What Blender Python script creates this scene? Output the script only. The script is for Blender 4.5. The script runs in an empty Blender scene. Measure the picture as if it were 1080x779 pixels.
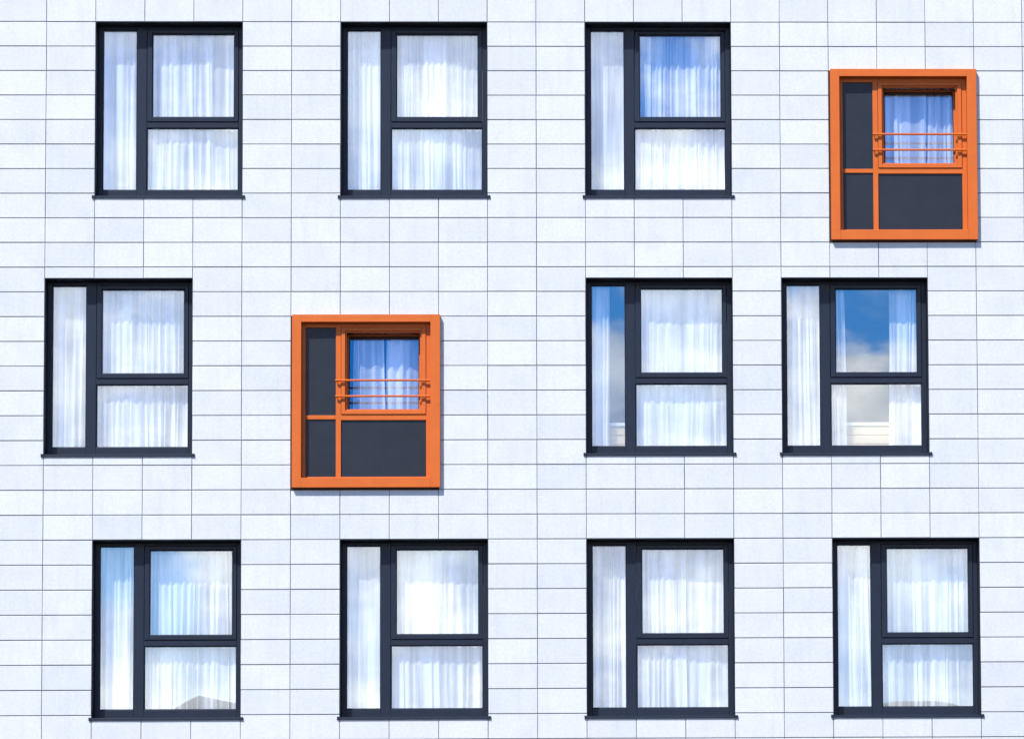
import bpy, bmesh, math, random
from mathutils import Vector, Matrix
R = math.radians
scene = bpy.context.scene
col = scene.collection

# ------------------------------------------------------------------ camera
cd = bpy.data.cameras.new('camera')
cam = bpy.data.objects.new('camera', cd); col.objects.link(cam)
cam.location = (6.841417, -50.0, 1.639068)
cam.rotation_euler = (0.082623 + math.pi/2, 0.00626, -0.029166)
cd.sensor_width = 36.0
cd.lens = 36.0*4349.896/1080.0
cd.shift_x = -0.211836            # a shift lens, as an architecture photographer uses
cd.shift_y = 0.309787
cd.clip_start = 0.5; cd.clip_end = 3000
scene.camera = cam

# ------------------------------------------------------------------ light
SUN_EL, SUN_AZ = R(49.6), R(33)        # azimuth: left of the facade's normal
sdir = Vector((-math.sin(SUN_AZ)*math.cos(SUN_EL), -math.cos(SUN_AZ)*math.cos(SUN_EL), math.sin(SUN_EL)))
sl = bpy.data.lights.new('sun', 'SUN'); sl.energy = 3.75; sl.angle = R(0.53); sl.color = (1.0, 0.965, 0.92)
sun = bpy.data.objects.new('sun', sl); col.objects.link(sun)
sun.rotation_euler = sdir.to_track_quat('Z', 'Y').to_euler()
sun.location = (-20, -40, 40)

w = bpy.data.worlds.new('World'); scene.world = w; w.use_nodes = True
nt = w.node_tree; N = nt.nodes; L = nt.links
for n in list(N): N.remove(n)
out = N.new('ShaderNodeOutputWorld'); bg = N.new('ShaderNodeBackground'); bg.inputs['Strength'].default_value = 0.085
sky = N.new('ShaderNodeTexSky'); sky.sky_type = 'NISHITA'; sky.sun_disc = False
sky.sun_elevation = SUN_EL; sky.sun_rotation = math.pi + SUN_AZ
sky.air_density = 1.0; sky.dust_density = 0.15; sky.ozone_density = 3.0
hs = N.new('ShaderNodeHueSaturation'); hs.inputs['Saturation'].default_value = 1.5
L.new(sky.outputs['Color'], hs.inputs['Color'])
tc = N.new('ShaderNodeTexCoord')
sx = N.new('ShaderNodeSeparateXYZ'); L.new(tc.outputs['Generated'], sx.inputs['Vector'])
def wm(op, a, b=None, c=None, clamp=False):
    n = N.new('ShaderNodeMath'); n.operation = op; n.use_clamp = clamp
    for i, v in enumerate((a, b, c)):
        if v is None: continue
        if isinstance(v, (int, float)): n.inputs[i].default_value = v
        else: L.new(v, n.inputs[i])
    return n.outputs[0]
def wsmooth(v, lo, hi, a, b):
    n = N.new('ShaderNodeMapRange'); n.interpolation_type = 'SMOOTHSTEP'
    for i, q in zip((1, 2, 3, 4), (lo, hi, a, b)): n.inputs[i].default_value = q
    L.new(v, n.inputs[0]); return n.outputs[0]
def wnoise(scale, detail, loc, stretch):
    m = N.new('ShaderNodeMapping'); m.inputs['Scale'].default_value = (1, 1, stretch); m.inputs['Location'].default_value = loc
    L.new(tc.outputs['Generated'], m.inputs['Vector'])
    n = N.new('ShaderNodeTexNoise'); n.inputs['Scale'].default_value = scale; n.inputs['Detail'].default_value = detail; n.inputs['Roughness'].default_value = .58
    L.new(m.outputs['Vector'], n.inputs['Vector']); return n.outputs['Fac']
den = wm('MAXIMUM', wm('ABSOLUTE', sx.outputs['Y']), .05)
dx = wm('DIVIDE', sx.outputs['X'], den); dz = wm('DIVIDE', sx.outputs['Z'], den)
puff = wnoise(34, 8, (.31, 0, .12), 1.5)                      # billowing edges
pc = wm('SUBTRACT', puff, .5)
bank = wsmooth(wm('ADD', dz, wm('MULTIPLY', pc, -.16)), .285, .335, 1, 0)     # top of the cloud bank
veil = wsmooth(wnoise(15, 5, (.7, .2, .4), 1.3), .36, .54, .66, 1)           # thinner and thicker stretches of it
hx = wm('DIVIDE', wm('SUBTRACT', dx, .040), .062); hz = wm('DIVIDE', wm('SUBTRACT', dz, .183), .0165)
hd = wm('ADD', wm('ADD', wm('MULTIPLY', hx, hx), wm('MULTIPLY', hz, hz)), wm('MULTIPLY', pc, 4.6))
gx = wm('DIVIDE', wm('SUBTRACT', dx, -.118), .022); gz = wm('DIVIDE', wm('SUBTRACT', dz, .112), .020)
gd = wm('ADD', wm('ADD', wm('MULTIPLY', gx, gx), wm('MULTIPLY', gz, gz)), wm('MULTIPLY', pc, 3.2))
gap = wm('MULTIPLY', wm('MAXIMUM', wsmooth(hd, .5, 1.6, 0.0, 1), wsmooth(wnoise(30, 7, (.9, .1, .2), 1.2), .50, .72, 0, .6)), wsmooth(gd, .5, 1.5, .25, 1))                         # a blue break in the bank
high = wsmooth(wnoise(5, 6, (.1, .5, .9), 2.2), .50, .66, 0, .8)
side = wm('MULTIPLY', wsmooth(wm('ADD', wm('ABSOLUTE', dx), wm('MULTIPLY', pc, .15)), .50, .85, 1, .10), wm('LESS_THAN', sx.outputs['Y'], 0))
front = wm('MULTIPLY', wm('MULTIPLY', wm('MULTIPLY', bank, veil), gap), side)
mask = wm('MAXIMUM', front, wm('MULTIPLY', high, wsmooth(dz, .45, .7, 0, 1)))
cc = N.new('ShaderNodeValToRGB')
cc.color_ramp.elements[0].position = 0.40; cc.color_ramp.elements[0].color = (9.6, 10.2, 12.4, 1)
cc.color_ramp.elements[1].position = 0.60; cc.color_ramp.elements[1].color = (18.0, 17.9, 17.6, 1)
L.new(wnoise(36, 7, (.2, .6, .3), 1.5), cc.inputs['Fac'])
mx = N.new('ShaderNodeMix'); mx.data_type = 'RGBA'
L.new(mask, mx.inputs[0]); dp = N.new('ShaderNodeMix'); dp.data_type = 'RGBA'; dp.blend_type = 'MULTIPLY'; dp.inputs[0].default_value = 1; dp.inputs[7].default_value = (.92, 1.2, 1.6, 1)
L.new(hs.outputs['Color'], dp.inputs[6]); L.new(dp.outputs[2], mx.inputs[6]); L.new(cc.outputs['Color'], mx.inputs[7])
L.new(mx.outputs[2], bg.inputs['Color']); L.new(bg.outputs[0], out.inputs['Surface'])

vs = scene.view_settings
vs.view_transform = 'Standard'; vs.look = 'None'; vs.gamma = 1.0; vs.use_curve_mapping = False; vs.exposure = 1.13
scene.cycles.max_bounces = 10; scene.cycles.transparent_max_bounces = 12
scene.cycles.use_denoising = True

# ------------------------------------------------------------------ materials
def principled(name, base, rough=.6, spec=.5, metal=0.0):
    m = bpy.data.materials.new(name); m.use_nodes = True
    p = m.node_tree.nodes['Principled BSDF']
    p.inputs['Base Color'].default_value = (*base, 1); p.inputs['Roughness'].default_value = rough
    p.inputs['Specular IOR Level'].default_value = spec; p.inputs['Metallic'].default_value = metal
    return m, m.node_tree, p
def noise(t, scale, detail=3, rough=.5, coord='Object', stretch=None):
    c = t.nodes.new('ShaderNodeTexCoord'); n = t.nodes.new('ShaderNodeTexNoise')
    n.inputs['Scale'].default_value = scale; n.inputs['Detail'].default_value = detail; n.inputs['Roughness'].default_value = rough
    if stretch:
        mpp = t.nodes.new('ShaderNodeMapping'); mpp.inputs['Scale'].default_value = stretch
        t.links.new(c.outputs[coord], mpp.inputs['Vector']); t.links.new(mpp.outputs[0], n.inputs['Vector'])
    else: t.links.new(c.outputs[coord], n.inputs['Vector'])
    return n
def ramp(t, src, p0, c0, p1, c1):
    r = t.nodes.new('ShaderNodeValToRGB'); a, b = r.color_ramp.elements
    a.position = p0; a.color = (*c0, 1); b.position = p1; b.color = (*c1, 1)
    t.links.new(src, r.inputs['Fac']); return r
def mult(t, a, b, fac=1.0):
    m = t.nodes.new('ShaderNodeMix'); m.data_type = 'RGBA'; m.blend_type = 'MULTIPLY'; m.inputs[0].default_value = fac
    t.links.new(a, m.inputs[6]); t.links.new(b, m.inputs[7]); return m.outputs[2]
def bump(t, p, src, strength, dist):
    b = t.nodes.new('ShaderNodeBump'); b.inputs['Strength'].default_value = strength; b.inputs['Distance'].default_value = dist
    t.links.new(src, b.inputs['Height']); t.links.new(b.outputs[0], p.inputs['Normal'])

# white mineral panels: each panel a touch different, fine grain, faint clouds and a few specks of dirt
mat_panel, t, p = principled('white_panel', (.78, .8, .84), .75, .25)
at = t.nodes.new('ShaderNodeAttribute'); at.attribute_name = 'tint'
base = ramp(t, at.outputs['Fac'], 0.0, (.462, .471, .456), 1.0, (.508, .514, .494))
g = ramp(t, noise(t, 30, 6, .85).outputs['Fac'], .36, (.86, .865, .88), .58, (1, 1, 1))
cl = ramp(t, noise(t, 2.6, 5, .6).outputs['Fac'], .32, (.935, .94, .95), .6, (1, 1, 1))
sp = ramp(t, noise(t, 9, 6, .75).outputs['Fac'], .265, (.62, .6, .6), .31, (1, 1, 1))
st = ramp(t, noise(t, 5, 4, .6, stretch=(2.2, 1, .22)).outputs['Fac'], .30, (.95, .955, .96), .5, (1, 1, 1))
c1 = mult(t, base.outputs[0], g.outputs[0]); c2 = mult(t, c1, cl.outputs[0]); c3 = mult(t, c2, sp.outputs[0]); c4 = mult(t, c3, st.outputs[0])
t.links.new(c4, p.inputs['Base Color'])
bump(t, p, noise(t, 90, 4, .7).outputs['Fac'], .25, .004)

mat_back, t, p = principled('grey_render', (.16, .165, .18), .9, .2)
n = ramp(t, noise(t, 6, 4).outputs['Fac'], .3, (.26, .26, .275), .7, (.38, .38, .395)); t.links.new(n.outputs[0], p.inputs['Base Color'])

def coated(name, base, rough, spec, var=.12):
    m, t, p = principled(name, base, rough, spec)
    lo = tuple(x*(1-var) for x in base); hi = tuple(x*(1+var) for x in base)
    n = ramp(t, noise(t, 4.5, 5, .65).outputs['Fac'], .3, lo, .7, hi); t.links.new(n.outputs[0], p.inputs['Base Color'])
    rr = t.nodes.new('ShaderNodeMapRange'); rr.inputs[3].default_value = rough*.8; rr.inputs[4].default_value = rough*1.25
    t.links.new(noise(t, 14, 4).outputs['Fac'], rr.inputs[0]); t.links.new(rr.outputs[0], p.inputs['Roughness'])
    bump(t, p, noise(t, 160, 2).outputs['Fac'], .06, .002)
    return m
mat_anth = coated('anthracite_coating', (.0075, .0125, .0235), .42, .22)
mat_lining = coated('dark_lining', (.008, .010, .014), .6, .2)
mat_orange = coated('orange_coating', (.43, .089, .0105), .5, .22, .06)
mat_dark = coated('slate_infill', (.0098, .0135, .0205), .40, .22, .16)
mat_gasket_shade = coated('dark_gasket_and_shade', (.035, .018, .014), .8, .2)  # the gasket, and the painted recess shade around the orange sash glass

# coated double glazing: partly reflecting, partly clear
mat_glass = bpy.data.materials.new('window_glass'); mat_glass.use_nodes = True
t = mat_glass.node_tree
for n in list(t.nodes): t.nodes.remove(n)
o = t.nodes.new('ShaderNodeOutputMaterial'); m = t.nodes.new('ShaderNodeMixShader')
tr = t.nodes.new('ShaderNodeBsdfTransparent'); tr.inputs['Color'].default_value = (.97, .985, 1, 1)
gl = t.nodes.new('ShaderNodeBsdfGlossy'); gl.inputs['Roughness'].default_value = 0.0; gl.inputs['Color'].default_value = (.92, .97, 1, 1)
fr = t.nodes.new('ShaderNodeLayerWeight'); fr.inputs['Blend'].default_value = .25
mr = t.nodes.new('ShaderNodeMapRange'); mr.inputs[3].default_value = .115; mr.inputs[4].default_value = .6
t.links.new(fr.outputs['Fresnel'], mr.inputs[0]); t.links.new(mr.outputs[0], m.inputs[0])
t.links.new(tr.outputs[0], m.inputs[1]); t.links.new(gl.outputs[0], m.inputs[2]); t.links.new(m.outputs[0], o.inputs['Surface'])
b = t.nodes.new('ShaderNodeBump'); b.inputs['Strength'].default_value = .05; b.inputs['Distance'].default_value = .004
t.links.new(noise(t, 1.6, 1).outputs['Fac'], b.inputs['Height']); t.links.new(b.outputs[0], gl.inputs['Normal'])

def cloth(name, colr, trans=.35, clear=.05, lo=.62):
    m = bpy.data.materials.new(name); m.use_nodes = True; t = m.node_tree
    for n in list(t.nodes): t.nodes.remove(n)
    o = t.nodes.new('ShaderNodeOutputMaterial'); d = t.nodes.new('ShaderNodeBsdfDiffuse'); tl = t.nodes.new('ShaderNodeBsdfTranslucent'); tp = t.nodes.new('ShaderNodeBsdfTransparent')
    n = ramp(t, noise(t, 6, 4, .6, stretch=(3, 1, .4)).outputs['Fac'], .3, tuple(x*.95 for x in colr), .7, colr)
    for s in (d, tl): t.links.new(n.outputs[0], s.inputs['Color'])
    a = t.nodes.new('ShaderNodeMixShader'); a.inputs[0].default_value = trans; b = t.nodes.new('ShaderNodeMixShader'); b.inputs[0].default_value = clear
    lw = t.nodes.new('ShaderNodeLayerWeight'); lw.inputs['Blend'].default_value = .5
    fm = t.nodes.new('ShaderNodeMapRange'); fm.inputs[1].default_value = .01; fm.inputs[2].default_value = lo
    fm.inputs[3].default_value = clear; fm.inputs[4].default_value = .03
    t.links.new(lw.outputs['Facing'], fm.inputs[0])
    ge = t.nodes.new('ShaderNodeNewGeometry'); ms = t.nodes.new('ShaderNodeMapping'); ms.inputs['Scale'].default_value = (1, .1, .035)   # gathered tighter here, looser there
    gn = t.nodes.new('ShaderNodeTexNoise'); gn.inputs['Scale'].default_value = 10.5; gn.inputs['Detail'].default_value = 2.5
    gm = t.nodes.new('ShaderNodeMapRange'); gm.inputs[1].default_value = .40; gm.inputs[2].default_value = .62; gm.inputs[3].default_value = .12; gm.inputs[4].default_value = 1.75
    ml = t.nodes.new('ShaderNodeMath'); ml.operation = 'MULTIPLY'
    t.links.new(ge.outputs['Position'], ms.inputs['Vector']); t.links.new(ms.outputs[0], gn.inputs['Vector']); t.links.new(gn.outputs['Fac'], gm.inputs[0])
    t.links.new(fm.outputs[0], ml.inputs[0]); t.links.new(gm.outputs[0], ml.inputs[1]); t.links.new(ml.outputs[0], b.inputs[0])
    t.links.new(d.outputs[0], a.inputs[1]); t.links.new(tl.outputs[0], a.inputs[2]); t.links.new(a.outputs[0], b.inputs[1]); t.links.new(tp.outputs[0], b.inputs[2])
    t.links.new(b.outputs[0], o.inputs['Surface']); return m
mat_voile = cloth('white_voile', (.965, .97, .965), .12, .36)
mat_loose = cloth('loose_voile', (.97, .97, .97), .12, .30, .5)
mat_cream = cloth('cream_voile', (.965, .96, .925), .12, .30)
mat_room = principled('room_paint', (.20, .20, .21), .8, .2)[0]
mat_roomfloor = principled('room_floor', (.18, .13, .09), .6, .3)[0]
mat_beige, t, p = principled('pale_beige_board', (.72, .58, .36), .6, .3)
n = ramp(t, noise(t, 5, 4, .6, stretch=(.3, 1, 6)).outputs['Fac'], .3, (.74, .54, .26), .7, (.82, .64, .36)); t.links.new(n.outputs[0], p.inputs['Base Color'])
mat_cream_top = principled('cream_board', (.82, .78, .68), .55, .3)[0]
mat_ground, t, p = principled('asphalt', (.06, .06, .06), .9, .2)
n = ramp(t, noise(t, .8, 6, .7).outputs['Fac'], .3, (.045, .045, .047), .7, (.08, .08, .078)); t.links.new(n.outputs[0], p.inputs['Base Color'])
mat_hill, t, p = principled('hill_grass', (.08, .1, .05), .95, .1)
n = ramp(t, noise(t, .06, 6, .7).outputs['Fac'], .3, (.46, .37, .21), .7, (.62, .52, .33)); t.links.new(n.outputs[0], p.inputs['Base Color'])

# ------------------------------------------------------------------ mesh helpers
class MB:
    def __init__(s): s.v = []; s.f = []; s.t = []
    def box(s, x0, x1, y0, y1, z0, z1, tint=.5):
        i = len(s.v)
        s.v += [(x0,y0,z0),(x1,y0,z0),(x1,y1,z0),(x0,y1,z0),(x0,y0,z1),(x1,y0,z1),(x1,y1,z1),(x0,y1,z1)]
        s.f += [tuple(i+k for k in q) for q in ((0,1,5,4),(1,2,6,5),(2,3,7,6),(3,0,4,7),(4,5,6,7),(3,2,1,0))]
        s.t += [tint]*6
    def panel(s, x0, x1, z0, z1, y0, y1, ch, tint, jig=(0,0,0)):
        """a slab with chamfered front edges, its front a hair out of true"""
        i = len(s.v); a, bx, bz = jig
        def yf(x, z): return y0 + a + bx*(x-(x0+x1)/2) + bz*(z-(z0+z1)/2)
        for (xa, xb, za, zb, k) in ((x0,x1,z0,z1,2), (x0,x1,z0,z1,1), (x0+ch,x1-ch,z0+ch,z1-ch,0)):
            for (x, z) in ((xa,za),(xb,za),(xb,zb),(xa,zb)):
                s.v.append((x, y1 if k == 2 else yf(x, z) + (ch*.8 if k == 1 else 0), z))
        s.f.append((i+8,i+9,i+10,i+11)); s.t.append(tint)
        for r in (0, 4):
            for k in range(4):
                k2 = (k+1) % 4
                s.f.append((i+r+k, i+r+k2, i+r+4+k2, i+r+4+k)); s.t.append(tint)
    def ring(s, x0, x1, z0, z1, l, r, b, tp, y0, y1):
        """a rectangular frame: full-height stiles, rails butted between them"""
        s.box(x0, x0+l, y0, y1, z0, z1); s.box(x1-r, x1, y0, y1, z0, z1)
        s.box(x0+l, x1-r, y0, y1, z0, z0+b); s.box(x0+l, x1-r, y0, y1, z1-tp, z1)
    def rod(s, a, b, rad, n=10):
        a = Vector(a); b = Vector(b); d = (b-a).normalized(); u = d.orthogonal().normalized(); v = d.cross(u); i = len(s.v)
        for q in (a, b):
            for k in range(n):
                an = 2*math.pi*k/n; s.v.append(tuple(q + u*rad*math.cos(an) + v*rad*math.sin(an)))
        for k in range(n): k2 = (k+1) % n; s.f.append((i+k, i+k2, i+n+k2, i+n+k)); s.t.append(.5)
        s.f += [tuple(i+n-1-k for k in range(n)), tuple(i+n+k for k in range(n))]; s.t += [.5, .5]
    def build(s, name, mat, parent=None, loc=(0,0,0), bevel=0, smooth=False, attr=False):
        me = bpy.data.meshes.new(name); me.from_pydata([tuple(Vector(v)-Vector(loc)) for v in s.v], [], s.f); me.materials.append(mat)
        if attr:
            a = me.attributes.new('tint', 'FLOAT', 'FACE'); a.data.foreach_set('value', s.t)
        if smooth: me.shade_smooth()
        ob = bpy.data.objects.new(name, me); col.objects.link(ob); ob.location = loc
        if parent: ob.parent = parent
        if bevel:
            m = ob.modifiers.new('bevel', 'BEVEL'); m.width = bevel; m.segments = 2; m.limit_method = 'ANGLE'; m.angle_limit = R(40)
        return ob
def empty(name, loc=(0,0,0), parent=None):
    o = bpy.data.objects.new(name, None); col.objects.link(o); o.location = loc; o.empty_display_size = .3
    if parent: o.parent = parent
    return o
def tag(o, label, cat, group=None):
    o['label'] = label; o['category'] = cat
    if group: o['group'] = group
    return o
def copy_part(o, parent):
    c = o.copy(); col.objects.link(c); c.parent = parent
    for ch in list(o.children): copy_part(ch, c)
    return c

# ------------------------------------------------------------------ layout: the panel grid
PW, PH, Z0 = 0.6, 0.304744, 14.0
X = lambda c: c*PW
Z = lambda r: Z0 - r*PH
OW, OH, GOH = 3*PW, 7*PH, 2.192    # opening width; height of the orange and of the dark-framed ones
# key: (column, row of its top edge, kind)
GREY = {'a1': (1,0), 'a2': (6,0), 'a3': (11,0), 'b1': (0,10.45), 'b3': (11,10.45), 'b4': (15,10.45),
        'c1': (1,21), 'c2': (6,21), 'c3': (11,21), 'c4': (16,21)}
ORANGE = {'o1': (16,2), 'o2': (5,12)}
SPOTS = dict(GREY); SPOTS.update(ORANGE)
openings = [(X(c), X(c+3), Z(r)-(OH if k[0] == 'o' else GOH), Z(r)) for k, (c, r) in SPOTS.items()]
C0, C1, R0, R1 = -7, 27, -9, 46
GX0, GX1, GTOP = X(C0), X(C1), Z(R0)

# ground, hill
g = MB(); g.v = [(-900,-900,0),(900,-900,0),(900,900,0),(-900,900,0)]; g.f = [(0,1,2,3)]; g.t = [.5]
go = g.build('ground', mat_ground); go['kind'] = 'structure'
rnd = random.Random(4)
hb = MB(); NX, NY = 160, 20
def hill_z(x, y):
    tt = max(0, min(1, (-y-215)/105)); tt = tt*tt*(3-2*tt)
    return -0.5 + tt*(24.4 + 6.9*math.exp(-((x+28.0)/6.5)**2) + 6.4*math.exp(-((x-34)/11)**2) + .8*math.sin(x*.11+1) + .5*math.sin(x*.31+.4))
for j in range(NY+1):
    for i in range(NX+1):
        x = -260 + 520*i/NX; y = -210 - 190*j/NY; hb.v.append((x, y, hill_z(x, y)))
for j in range(NY):
    for i in range(NX):
        a = j*(NX+1)+i; hb.f.append((a, a+NX+1, a+NX+2, a+1)); hb.t.append(.5)
ho = hb.build('hill', mat_hill, smooth=True); ho['kind'] = 'structure'

# ------------------------------------------------------------------ the building
bld = empty('apartment_building', (X(9.5), 0, 0))
tag(bld, 'apartment block clad in white stack-bonded panels with dark and orange framed windows', 'building')
BO = Vector(bld.location)
def bpart(mb, name, mat, **k): return mb.build(name, mat, bld, loc=(0,0,0), **k)
def fix(o): o.location = Vector(o.location) - BO; return o

rnd = random.Random(11)
GV, GH = .0068, .0105           # joint widths, upright and level
pan = MB()
for ci in range(C0, C1):
    for ri in range(R0, R1):
        x0, x1, z1, z0 = X(ci)+GV/2, X(ci+1)-GV/2, Z(ri)-GH/2, max(0.02, Z(ri+1)+GH/2)
        parts = [(z0, z1)]
        for (ox0, ox1, oz0, oz1) in openings:
            if x0 > ox0-.05 and x1 < ox1+.05:
                new = []
                for (a, b) in parts:
                    if oz1 <= a+.001 or oz0 >= b-.001: new.append((a, b)); continue
                    if b > oz1+.02: new.append((oz1+.002, b))
                    if a < oz0-.02: new.append((a, oz0-.002))
                parts = new
        for (a, b) in parts:
            jx = rnd.uniform(-.0013, .0013); jz = rnd.uniform(-.0013, .0013)
            pan.panel(x0+jx, x1+jx, a+jz, b+jz, 0, .020, .0032, min(1, max(0, rnd.gauss(.5, .27))),
                      (rnd.uniform(-.0012, .0012), rnd.uniform(-.0025, .0025), rnd.uniform(-.004, .004)))
fix(bpart(pan, 'panel_cladding', mat_panel, attr=True))

bk = MB()                       # the wall behind the panels, with the window openings
zs = sorted({0.0, GTOP} | {z for o in openings for z in (o[2], o[3])})
for z0, z1 in zip(zs[:-1], zs[1:]):
    if z1-z0 < 1e-4: continue
    xs = sorted((o[0], o[1]) for o in openings if o[2] < z0+1e-4 and o[3] > z1-1e-4)
    cur = GX0
    for a, b in xs: bk.box(cur, a, .0205, .30, z0, z1); cur = b
    bk.box(cur, GX1, .0205, .30, z0, z1)
fix(bpart(bk, 'backing_wall', mat_back))
sh = MB()                       # the shell behind: ends, back, roof
sh.box(GX0, GX0+.3, .302, 11.7, 0, GTOP); sh.box(GX1-.3, GX1, .302, 11.7, 0, GTOP); sh.box(GX0, GX1, 11.702, 12, 0, GTOP)
fix(bpart(sh, 'outer_wall', mat_back))
rf = MB(); rf.box(GX0-.05, GX1+.05, -.04, 12.05, GTOP+.003, GTOP+.25); fix(bpart(rf, 'roof', mat_anth))
storeys = []
for r in (0, 10.45, 21):
    ceil_z = Z(r)+.09; floor_z = Z(r+7)-.74; storeys.append((floor_z, ceil_z))
slabs = [(storeys[0][1], storeys[0][1]+.25), (storeys[1][1], storeys[0][0]), (storeys[2][1], storeys[1][0]), (storeys[2][0]-.25, storeys[2][0])]
for a, b in slabs:
    s = MB(); s.box(GX0+.302, GX1-.302, .303, 11.7, a, b); fix(bpart(s, 'floor_slab', mat_room))
pt = MB(); pt.box(GX0+.302, GX1-.302, 4.2, 4.3, 0, storeys[0][1]+.25-.001)
fix(bpart(pt, 'inner_wall', mat_room))
dv = {0: (4.6, 9.7, 14.9), 1: (3.9, 9.6, 14.5), 2: (4.7, 9.7, 15.0)}
for k, (fz, cz) in enumerate(storeys):
    for c in dv[k]:
        s = MB(); s.box(X(c)+.05, X(c)+.15, .304, 4.199, fz+.001, cz-.001); fix(bpart(s, 'partition_wall', mat_room))

# ------------------------------------------------------------------ a dark-framed window (local: x right, z up from the opening's top left corner, y inwards)
FY = .205                        # how deep the frame sits behind the panels
def grey_window():
    w = empty('window', (0,0,0), bld)
    ln = MB(); th = .004
    ln.box(-.004+th, th+.003, .002, FY+.07, -GOH, 0); ln.box(OW-th-.003, OW+.004-th, .002, FY+.07, -GOH, 0)
    ln.box(.0072, OW-.0072, .002, FY+.07, -.0062, .0)
    ln.build('reveal_lining', mat_lining, w)
    fr = MB(); y0, y1 = FY, FY+.075
    x0, x1, zt, zb = .008, OW-.008, -.007, -GOH-.03
    fr.box(x0, .066, y0, y1, zb, zt); fr.box(x1-.058, x1, y0, y1, zb, zt)
    fr.box(.485, .606, y0, y1, zb, zt)
    fr.box(.066, .485, y0, y1, zt-.046, zt); fr.box(.606, x1-.058, y0, y1, zt-.046, zt)
    fr.box(.066, .485, y0, y1, zb, -2.052); fr.box(.606, x1-.058, y0, y1, zb, -2.052)
    fr.box(.606, x1-.058, y0, y1, -1.276, -1.203)
    # glazing beads
    fr.ring(.066, .485, -2.052, zt-.046, .010, .010, .010, .010, y0+.018, y1-.02)
    fr.ring(.606, x1-.058, -2.052, -1.276, .014, .012, .010, .010, y0+.018, y1-.02)
    fr.build('frame', mat_anth, w, bevel=.004)
    sa = MB(); sx0, sx1, sz0, sz1 = .611, x1-.061, -1.200, -.056
    sa.ring(sx0, sx1, sz0, sz1, .062, .050, .056, .044, FY-.012, FY+.06)
    sa.ring(sx0+.062, sx1-.050, sz0+.056, sz1-.044, .009, .009, .009, .009, FY+.006, FY+.05)
    sa.build('sash', mat_anth, w, loc=(0, FY+.03, sz0), bevel=.004)
    def pane(a, b, c, d, y):
        g = MB(); g.box(a, b, y, y+.012, c, d); return g
    pane(.062, .489, -2.056, -.049, FY+.034).build('glass_pane', mat_glass, w, loc=(.275, FY+.04, -1.03))
    pane(.602, x1-.054, -2.056, -1.272, FY+.034).build('glass_pane', mat_glass, w, loc=(1.17, FY+.04, -1.63))
    pane(sx0+.058, sx1-.046, sz0+.052, sz1-.04, FY+.026).build('glass_pane', mat_glass, w, loc=(0, FY+.03, sz0))
    si = MB(); t0 = -GOH+.030     # folded metal sill with turned-up ends
    i = len(si.v)
    prof = [(FY-.002, t0+.012), (-.014, t0-.006), (-.016, t0-.036), (-.012, t0-.036), (-.010, t0-.011), (FY-.002, t0+.006)]
    xa, xb = -.026, OW+.026
    pr = [(.001, prof[0][1]-.012)]
    # outside the opening the sill is only a lip in front of the panels
    for x in (.012, OW-.012): si.v += [(x, y, z) for y, z in prof]
    n = len(prof)
    for k in range(n): k2 = (k+1) % n; si.f.append((k, n+k, n+k2, k2)); si.t.append(.5)
    si.f += [tuple(range(n)), tuple(range(2*n-1, n-1, -1))]; si.t += [.5, .5]
    si.box(xa, .0118, -.018, -.004, t0-.037, t0+.001); si.box(OW-.0118, xb, -.018, -.004, t0-.037, t0+.001)
    si.box(xa-.006, xa, -.021, -.0035, t0-.039, t0+.004); si.box(xb, xb+.006, -.021, -.0035, t0-.039, t0+.004)
    si.build('sill', mat_anth, w, bevel=.002)
    return w

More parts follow.
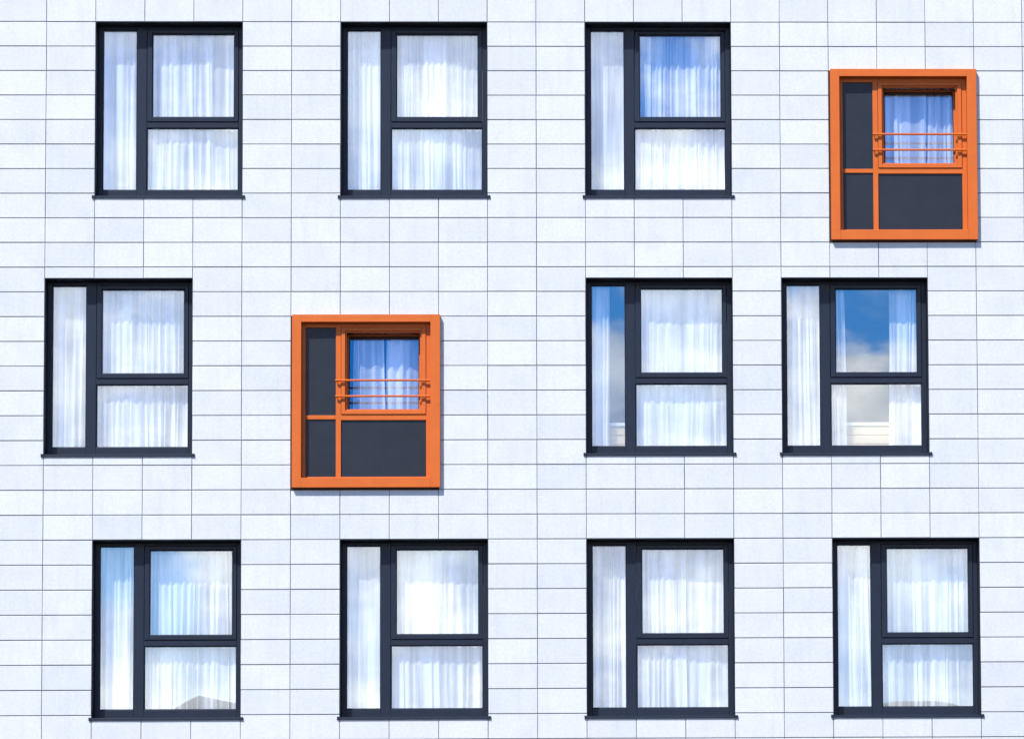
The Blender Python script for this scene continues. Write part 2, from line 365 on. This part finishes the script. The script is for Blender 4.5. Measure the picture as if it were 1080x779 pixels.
# ------------------------------------------------------------------ an orange boxed window
def orange_window():
    w = empty('window', (0,0,0), bld)
    P = -.070; FO = .042
    L_, R_, T_, B_ = .018, OW+.022, .012, -OH+.020
    bx = MB(); bx.ring(L_, R_, B_, T_, .112, .118, .118, .092, P, FO+.06)
    bx.build('surround', mat_orange, w, bevel=.003)
    gk = MB(); gk.ring(-.004, OW+.006, -OH-.006, .004, .02, .02, .024, .006, -.006, .026)
    gk.build('gasket', mat_gasket_shade, w)
    il, ir, ib, it = L_+.112, R_-.118, B_+.118, T_-.092
    fr = MB(); y0, y1 = FO, FO+.055
    fr.box(il, il+.044, y0, y1, ib, it); fr.box(ir-.058, ir, y0, y1, ib, it)
    ms0, ms1 = .545, .608
    fr.box(ms0, ms1, y0, y1, ib, it)
    fr.box(il+.044, ms0, y0, y1, it-.05, it); fr.box(ms1, ir-.058, y0, y1, it-.05, it)
    fr.box(il+.044, ms0, y0, y1, ib, ib+.026); fr.box(ms1, ir-.058, y0, y1, ib, ib+.026)
    fr.box(il+.044, ms0, y0+.004, y1, -1.262, -1.212); fr.box(ms1, ir-.058, y0, y1, -1.272, -1.205)
    fr.build('frame', mat_orange, w, bevel=.003)
    cs = MB(); a0, a1, c0, c1 = ms1+.004, ir-.062, -1.201, it-.054   # fixed casing of the opening light, a step proud
    cs.ring(a0, a1, c0, c1, .046, .050, .046, .040, FO-.014, FO+.06)
    cs.ring(a0+.046, a1-.050, c0+.046, c1-.040, .018, .020, .016, .018, FO+.012, FO+.06)
    cs.build('casing', mat_orange, w, bevel=.003)
    s0, s1, q0, q1 = a0+.058, a1-.060, c0+.052, c1-.048
    sa = MB(); sa.ring(s0, s1, q0, q1, .024, .026, .022, .026, FO+.086, FO+.13)
    so = sa.build('sash', mat_orange, w, loc=(0, FO+.10, q0), bevel=.003)
    g = MB(); g.box(s0+.02, s1-.022, FO+.112, FO+.124, q0+.018, q1-.022)
    po = g.build('glass_pane', mat_glass, w, loc=(0, FO+.10, q0))
    sl_ = MB(); sl_.ring(s0+.0235, s1-.0255, q0+.0215, q1-.0255, .012, .010, .004, .034, FO+.095, FO+.111)  # dark ring painting in the recess shade around the glass, thickest along the top
    se = sl_.build('recess_shade_ring', mat_gasket_shade, w, loc=(0, FO+.10, q0))
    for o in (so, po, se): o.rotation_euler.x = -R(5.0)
    def infill(a, b, c, d):
        m = MB(); m.box(a, b, FO+.022, FO+.045, c, d); m.build('infill_panel', mat_dark, w, bevel=.002)
    infill(il+.040, ms0+.004, -1.216, it-.046); infill(il+.040, ms0+.004, ib+.022, -1.258); infill(ms1-.004, ir-.054, ib+.022, -1.268)
    for z in (-.79, -.985):
        r = MB(); yb = FO-.045
        r.rod((ms0-.004, yb, z), (ir-.001, yb, z), .0135)
        for x in (ms0+.010,):
            r.rod((x, yb+.002, z), (x, FO-.001, z), .0045)
        r.build('guard_rail', mat_orange, w)
    return w

wins = {}
rnd = random.Random(21)
proto = None
for key, (c, r) in GREY.items():
    o = grey_window() if proto is None else copy_part(proto, bld)
    if proto is None: proto = o
    o.location = Vector((X(c), 0, Z(r))) - BO; wins[key] = o
protO = None
for key, (c, r) in ORANGE.items():
    o = orange_window() if protO is None else copy_part(protO, bld)
    if protO is None: protO = o
    o.location = Vector((X(c), 0, Z(r))) - BO; wins[key] = o
for key, o in wins.items():
    for ch in o.children:
        if ch.name.startswith('glass_pane') and key not in ('o1', 'o2', 'a3', 'b3', 'b4'):
            ch.rotation_euler.x = R(rnd.uniform(-.35, .25)); ch.rotation_euler.z = R(rnd.uniform(-.5, .5)) * (0 if key in ('c1', 'c4') else 1)
            if ch.location.x < .001: ch.rotation_euler.z = 0
for key, ang in (('b3', .6), ('b4', .45)):     # panes seated a hair differently
    for ch in wins[key].children:
        if ch.name.startswith('glass_pane') and ((key == 'b3' and ch.location.x < .001) or (key == 'b4' and .2 < ch.location.x < .4)): ch.rotation_euler = (R(ang), 0, 0)
for ch in wins['a3'].children:     # the tilted casement
    if ch.name.startswith('sash') or (ch.name.startswith('glass_pane') and ch.location.x < .001): ch.rotation_euler = (-R(2.1), 0, 0)
wins['a3']['label'] = 'dark framed window with its upper casement tilted inwards'
wins['o1']['label'] = 'orange boxed window at the top right with slate infill panels and guard rails'
wins['o2']['label'] = 'orange boxed window left of centre with slate infill panels and guard rails'

# ------------------------------------------------------------------ curtains
def curtain(name, x0, x1, zb, zt, y, seed, pitch=.095, amp=.028, mat=None, lean0=0, lean1=0, deep=0):
    """a pleated cloth: irregular rounded folds that loosen and drift towards the hem"""
    rr = random.Random(seed); folds = []; x = 0.0; wd = x1-x0
    while x < wd:
        q = .78*pitch*rr.uniform(.55, 1.5); folds.append((x, min(q, wd-x), amp*rr.uniform(.45, 1.35), rr.uniform(-.028, .028), rr.uniform(.5, 2.0))); x += q
    us = []
    for (a, q, am, dr, sh) in folds:
        for k in range(8): us.append((a+q*k/8, k/8, am, dr, sh))
    us.append((wd, 1, folds[-1][2], 0, 1)); NZ = 22; me_v = []; me_f = []
    for j in range(NZ+1):
        s = j/NZ; z = zt + (zb-zt)*s
        for (u, k, am, dr, sh) in us:
            f = .5-.5*math.cos(2*math.pi*(k**sh)); bulge = am*(.72+.42*s)
            off = dr*s*2*math.sin(math.pi*k) + .004*math.sin(7*s+u*9+seed)
            ln = (lean0*(1-u/wd) + lean1*u/wd)*s
            me_v.append((x0+u+off+ln, y - bulge*f + .006*math.sin(u*5+seed+2*s), z))
    n = len(us)
    for j in range(NZ):
        for i in range(n-1): a = j*n+i; me_f.append((a, a+n, a+n+1, a+1))
    c = ((x0+x1)/2, y, zb)
    me = bpy.data.meshes.new(name); me.from_pydata([tuple(Vector(v)-Vector(c)) for v in me_v], [], me_f); me.materials.append(mat or mat_voile); me.shade_smooth()
    o = bpy.data.objects.new(name, me); col.objects.link(o); o.location = c
    return o
PX = .01163
# key: list of (from px, to px, pitch, amp, lean of left edge, lean of right edge, cream?, label)
CUR = {
 'a1': [(-6,121,.10,.030,0,.0,0,'white pleated curtain across most of the top left window, narrow folds in its upper pane'),
        (114,164,.13,.016,0,0,1,'smooth cream curtain at the right side of the top left window')],
 'a2': [(-6,126,.105,.030,0,.02,0,'white pleated curtain across most of the second window in the top row'),
        (120,164,.11,.022,-.03,0,1,'pale curtain leaning along the right side of the second window in the top row')],
 'a3': [(-6,70,.16,.012,0,0,0,'smooth white curtain behind the narrow pane of the window with the tilted casement'),
        (66,164,.085,.040,0,0,0,'pleated curtain mirrored over with blue sky behind the tilted casement')],
 'b1': [(-6,54,.11,.026,0,.0,0,'white curtain behind the narrow pane of the window at the far left edge'),
        (50,164,.088,.030,0,0,0,'evenly pleated white curtain behind the wide panes of the far left window')],
 'b3': [(-6,25,.075,.030,0,0,0,'narrow white curtain drawn aside, blue gap beside it, in the window right of centre'),
        (43,164,.10,.020,0,0,1,'fine white curtain filling the wide panes of the window right of centre')],
 'b4': [(4,68,.09,.030,0,.03,0,'left one of two white curtains parted around a blue gap'),
        (116,164,.08,.030,-.02,0,1,'right one of two white curtains parted around a blue gap')],
 'c1': [(-6,42,.075,.045,0,0,0,'striped-looking deep folded curtain behind the narrow pane of the bottom left window'),
        (40,164,.10,.036,0,0,1,'creamy pleated curtain behind the wide panes of the bottom left window')],
 'c2': [(-6,50,.13,.016,0,0,0,'plain white curtain behind the narrow pane of the second window in the bottom row'),
        (46,164,.10,.026,.03,.0,1,'cream curtain with slanting folds in the second window of the bottom row')],
 'c3': [(-6,104,.085,.034,0,0,0,'white curtain with narrow folds ending mid pane in the third window of the bottom row'),
        (99,164,.11,.018,0,0,1,'smoother cream curtain on the right of the third window of the bottom row')],
 'c4': [(-6,44,.085,.028,0,.03,0,'white curtain spreading towards its hem behind the narrow pane of the bottom right window'),
        (40,164,.095,.028,.03,0,1,'cream pleated curtain behind the wide panes of the bottom right window')],
 'o1': [(40,106,.17,.050,0,-.01,0,'white curtain drawn to the left inside the upper orange window'),
        (107,160,.12,.055,-.01,0,0,'blue-shaded white curtain at the right inside the upper orange window')],
 'o2': [(64,96,.14,.055,0,.0,0,'narrow white curtain on the left inside the lower orange window'),
        (100,160,.13,.055,-.05,0,0,'white curtain with slanting folds on the right inside the lower orange window')],
}
seed = 3
for key, lst in CUR.items():
    c, r = SPOTS[key]
    st = 0 if key in ('a1','a2','a3','o1') else (1 if key[0] == 'b' or key == 'o2' else 2)
    fz, cz = storeys[st]
    for k, (p0, p1, pitch, amp, l0, l1, cream, lab) in enumerate(lst):
        seed += 7
        y = (.335 if key[0] != 'o' else .30) + (.03 if k else 0)
        o = curtain('curtain', X(c)+p0*PX, X(c)+p1*PX, fz+.012, cz-.002, y, seed, pitch, amp, mat_loose if key[0] == 'o' else (mat_cream if cream else mat_voile), l0, l1)
        tag(o, lab, 'curtain', 'curtains in the windows')

# ------------------------------------------------------------------ low cabinets glimpsed behind the parted curtains
def cabinet(x0, x1, fz, top, label):
    o = empty('low_cabinet', ((x0+x1)/2, .47, fz)); O = Vector(o.location)
    def prt(mb, nm, mat, **k): q = mb.build(nm, mat, o, **k); q.location = Vector(q.location)-O; return q
    m = MB(); m.box(x0+.01, x1-.01, .49, .87, fz+.06, top-.045); prt(m, 'body', mat_beige)
    m = MB(); m.box(x0, x1, .45, .90, top-.043, top); prt(m, 'top', mat_cream_top, bevel=.004)
    z = top-.052
    for k in range(4):
        m = MB(); m.box(x0+.012, x1-.012, .470, .4885, z-.10, z); prt(m, 'front_board', mat_beige, bevel=.004); z -= .112
    m = MB(); m.box(x0+.04, x1-.04, .53, .84, fz+.001, fz+.059); prt(m, 'plinth', mat_beige)
    return tag(o, label, 'cabinet', 'low cabinets behind the parted curtains')
c, r = SPOTS['b4']; cabinet(X(c)+.62, X(c)+1.50, storeys[1][0], Z(r+7)+.41, 'pale beige boarded cabinet low between two parted white curtains')
c, r = SPOTS['b3']; cabinet(X(c)+.10, X(c)+.95, storeys[1][0], Z(r+7)+.41, 'pale beige cabinet low behind a narrow pane with blue gap, right of centre')
